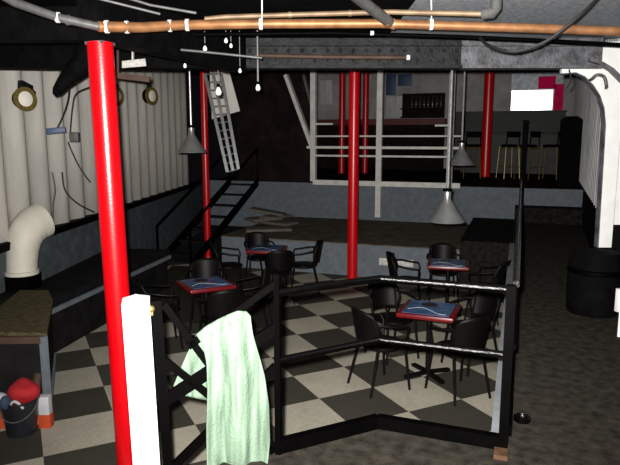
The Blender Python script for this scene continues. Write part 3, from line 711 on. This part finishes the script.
MB().box((co.x, 20.1, a0.z+.02), (a1.x-a0.x+.06, .8, .04)).build('top', M['darkbar'], cab, co, smooth=False)
# panel with a polished sheet that throws the flash back, not lit itself
q0, q1 = on_y(510, 110, 19.95), on_y(565, 74, 19.95)
scr = thing('bright_panel', 'glaring bright panel with a red picture beside it above the back bar', 'panel', ((q0.x+q1.x)/2, 19.95, q0.z)); scr.location.z += .06; so = scr.location.copy()
def sp_(n, m, x0, y0, x1, y1, dy=0, th=.03):
    a, b = on_y(x0, y1, 19.95), on_y(x1, y0, 19.95); return MB().box(((a.x+b.x)/2, 19.95-dy, (a.z+b.z)/2), (b.x-a.x, th, b.z-a.z)).build(n, M[m], scr, so, smooth=False)
sp_('frame', 'signdim', 510, 72, 564, 112, 0, .06); bp_ = sp_('bright_sheet', 'sign', 511, 90, 553, 110.5, .06); sp_('red_picture', 'signred', 553, 84, 564, 111, .04); sp_('red_picture', 'signred', 538, 76, 556, 89, .04)
mid = sum((v.co for v in bp_.data.vertices), Vector())/len(bp_.data.vertices)
Rt = Matrix.Translation(mid) @ Matrix.Rotation(math.radians(2.1), 4, 'X') @ Matrix.Translation(-mid)
bp_.data.transform(Rt)                                              # tilted so the sheet sends the flash back to the lens
# pale posts and panels of the back wall
for x0, x1, y0, y1, m, lb in ((320, 333, 80, 105, 'panel', 'pale panel left of the thin red pillar'), (371, 384, 76, 118, 'backwall', 'narrow pale panel behind the white railing post'), (386, 408, 96, 118, 'panel', 'squarish pale grey panel left of the bottles'), (386, 396, 74, 95, 'bluebox', 'dark blue picture hung above the pale grey panel'), (398, 412, 74, 86, 'bluebox', 'small dark blue picture above the bottles')):
    a, b = on_y(x0, y1, 20.45), on_y(x1, y0, 20.45)
    o = MB().box((0, 0, 0), (b.x-a.x, .06, b.z-a.z), None, .005).build('wall_panel', M[m]); o.location = ((a.x+b.x)/2, 20.45, (a.z+b.z)/2); tag(o, lb, 'panel', 'panels on the back wall')
# red band counter on the left of the bar
a, b = on_y(316, 125.5, 19.2), on_y(446, 118.5, 19.2)
rc = thing('red_counter', 'long dark red counter behind the white railing', 'counter', ((a.x+b.x)/2, 19.2, BARZ+.015)); ro = rc.location.copy()
MB().box((ro.x, 19.2, (a.z+b.z)/2), (b.x-a.x, .4, b.z-a.z)).build('top_band', M['redbar'], rc, ro, smooth=False)
MB().box((ro.x, 19.3, (BARZ+.015+a.z)/2), (b.x-a.x-.1, .2, a.z-BARZ-.015)).build('front', M['bulk'], rc, ro, smooth=False)
# shelf unit with bottles
a, b = on_y(400, 118, 19.6), on_y(444, 92, 19.6)
sh = thing('bottle_shelf', 'dark open shelf unit holding bottles on the red counter end', 'shelf', ((a.x+b.x)/2, 19.75, a.z)); so2 = sh.location.copy(); Wd = b.x-a.x
MB().box((so2.x, 19.95, (a.z+b.z)/2), (Wd, .04, b.z-a.z)).box((so2.x, 20.24, (a.z+b.z)/2), (.3, .57, .1)).build('back_panel', M['bulk'], sh, so2, smooth=False)
for z in (a.z+.02, (a.z+b.z)/2-.1): MB().box((so2.x, 19.78, z), (Wd, .34, .04)).build('shelf_board', M['bulk'], sh, so2, smooth=False)
bt = MB().lathe([(.038, 0), (.042, .01), (.042, .2), (.034, .24), (.015, .28), (.015, .34), (.018, .345), (.018, .36)], (0, 0, 0), 14).build('bottle', M['glass'])
for k in range(8):
    o = bt if k == 0 else bt.copy()
    if k: COL.objects.link(o)
    o.location = (so2.x-Wd/2+.35+k*.13, 19.74, (a.z+b.z)/2-.079); o['category'] = 'bottle'; o['group'] = 'bottles on the dark shelf'; o['label'] = 'small dark bottle in the row on the dark shelf behind the railing'
# bar stools
def stool():
    t = thing('bar_stool', '', 'stool', (0, 0, 0), 0, 'bar stools with brass frames')
    MB().lathe([(0, .79), (.19, .79), (.20, .81), (.19, .85), (0, .86)], (0, 0, 0), 20).build('seat', M['black'], t)
    for i, j in ((1, 1), (1, -1), (-1, 1), (-1, -1)): MB().tube([(i*.21, j*.21, 0), (i*.17, j*.17, .79)], .009, 6).build('leg', M['brass'], t)
    f = MB()
    for s in (-1, 1): f.tube([(-.19, s*.19,   .30), (.19, s*.19, .30)], .008, 6).tube([(-.175, s*.175, .765), (.175, s*.175, .765)], .014, 6)
    f.build('frame', M['brass'], t)
    for s in (-1, 1): MB().tube([(s*.17, -.17, .8), (s*.17, -.19, 1.15)], .012, 6).build('back_upright', M['black'], t)
    MB().box((0, -.19, 1.1), (.36, .03, .14), None, .01).build('backrest', M['black'], t)
    return t
s0_ = stool()
for k, (px, lb) in enumerate(((472, 'bar stool left of the dark red pillar'), (508, 'bar stool first to the right of the dark red pillar'), (527, 'bar stool below the lit screen'), (550, 'rightmost bar stool, its brass legs catching light'))):
    p = on_y(px, 170, 15.9+.25*(k % 2)); l = Vector((p.x, p.y, BARZ+.015))
    if k == 0: s0_.location = l; s0_['label'] = lb; s0_.rotation_euler = (0, 0, .1)
    else: dup(s0_, l, .1+.4*k, lb)
# dark rounded cabinet by the starboard side
a, b = on_y(557, 190, 13.7), on_y(586, 116, 13.7)
W_ = b.x-a.x; H_ = b.z-BARZ-.015
prof = [(-W_/2, 0), (W_/2, 0), (W_/2, H_*.86), (W_*.40, H_*.95), (W_*.18, H_), (-W_*.3, H_), (-W_/2, H_*.95)]
cbn = thing('dark_cabinet', 'tall dark cabinet with a rounded top against the starboard side', 'cabinet', ((a.x+b.x)/2, 13.7, BARZ+.015))
MB().slab([(x, 0, z) for x, z in prof], (0, .3, 0)).build('body', M['soot'], cbn, smooth=False); MB().box((-W_*.05, -.012, H_*.45), (W_*.7, .02, H_*.7)).build('door', M['soot'], cbn)

# starboard foreground clutter
p = cc(2.78, 5.75); bd = thing('rope_barrel', 'dark rounded drum standing under the white frame at right', 'drum', (p.x, p.y, 0))
MB().lathe([(.0, 0), (.23, 0), (.24, .03), (.25, .3), (.24, .52), (.2, .60), (.0, .63)], (0, 0, 0), 28).build('body', M['soot'], bd); MB().lathe([(.245, .40), (.258, .41), (.258, .44), (.245, .45)], (0, 0, 0), 28).build('hoop', M['black'], bd)
p = on_z(623, 312, .0); p = at_d(622, 300, 5.0)
tag(MB().box((p.x, p.y, p.z), (.10, .05, .2), Rm, .004).bar((p.x, p.y, 0), (p.x, p.y, p.z), .03, .03, up=(1, 0, 0)).build('white_box', M['white'], org=(p.x, p.y, 0)), 'white box on a stand cut off by the right edge', 'box')
p = on_z(522, 421, 0)
tag(MB().lathe([(.045, 0), (.05, .005), (.05, .03), (.04, .032), (.035, .012), (0, .012)], (0, 0, 0), 20).build('ashtray', M['blackgloss'], org=(0, 0, 0)), 'small round black ashtray on the walkway floor', 'ashtray').location = p
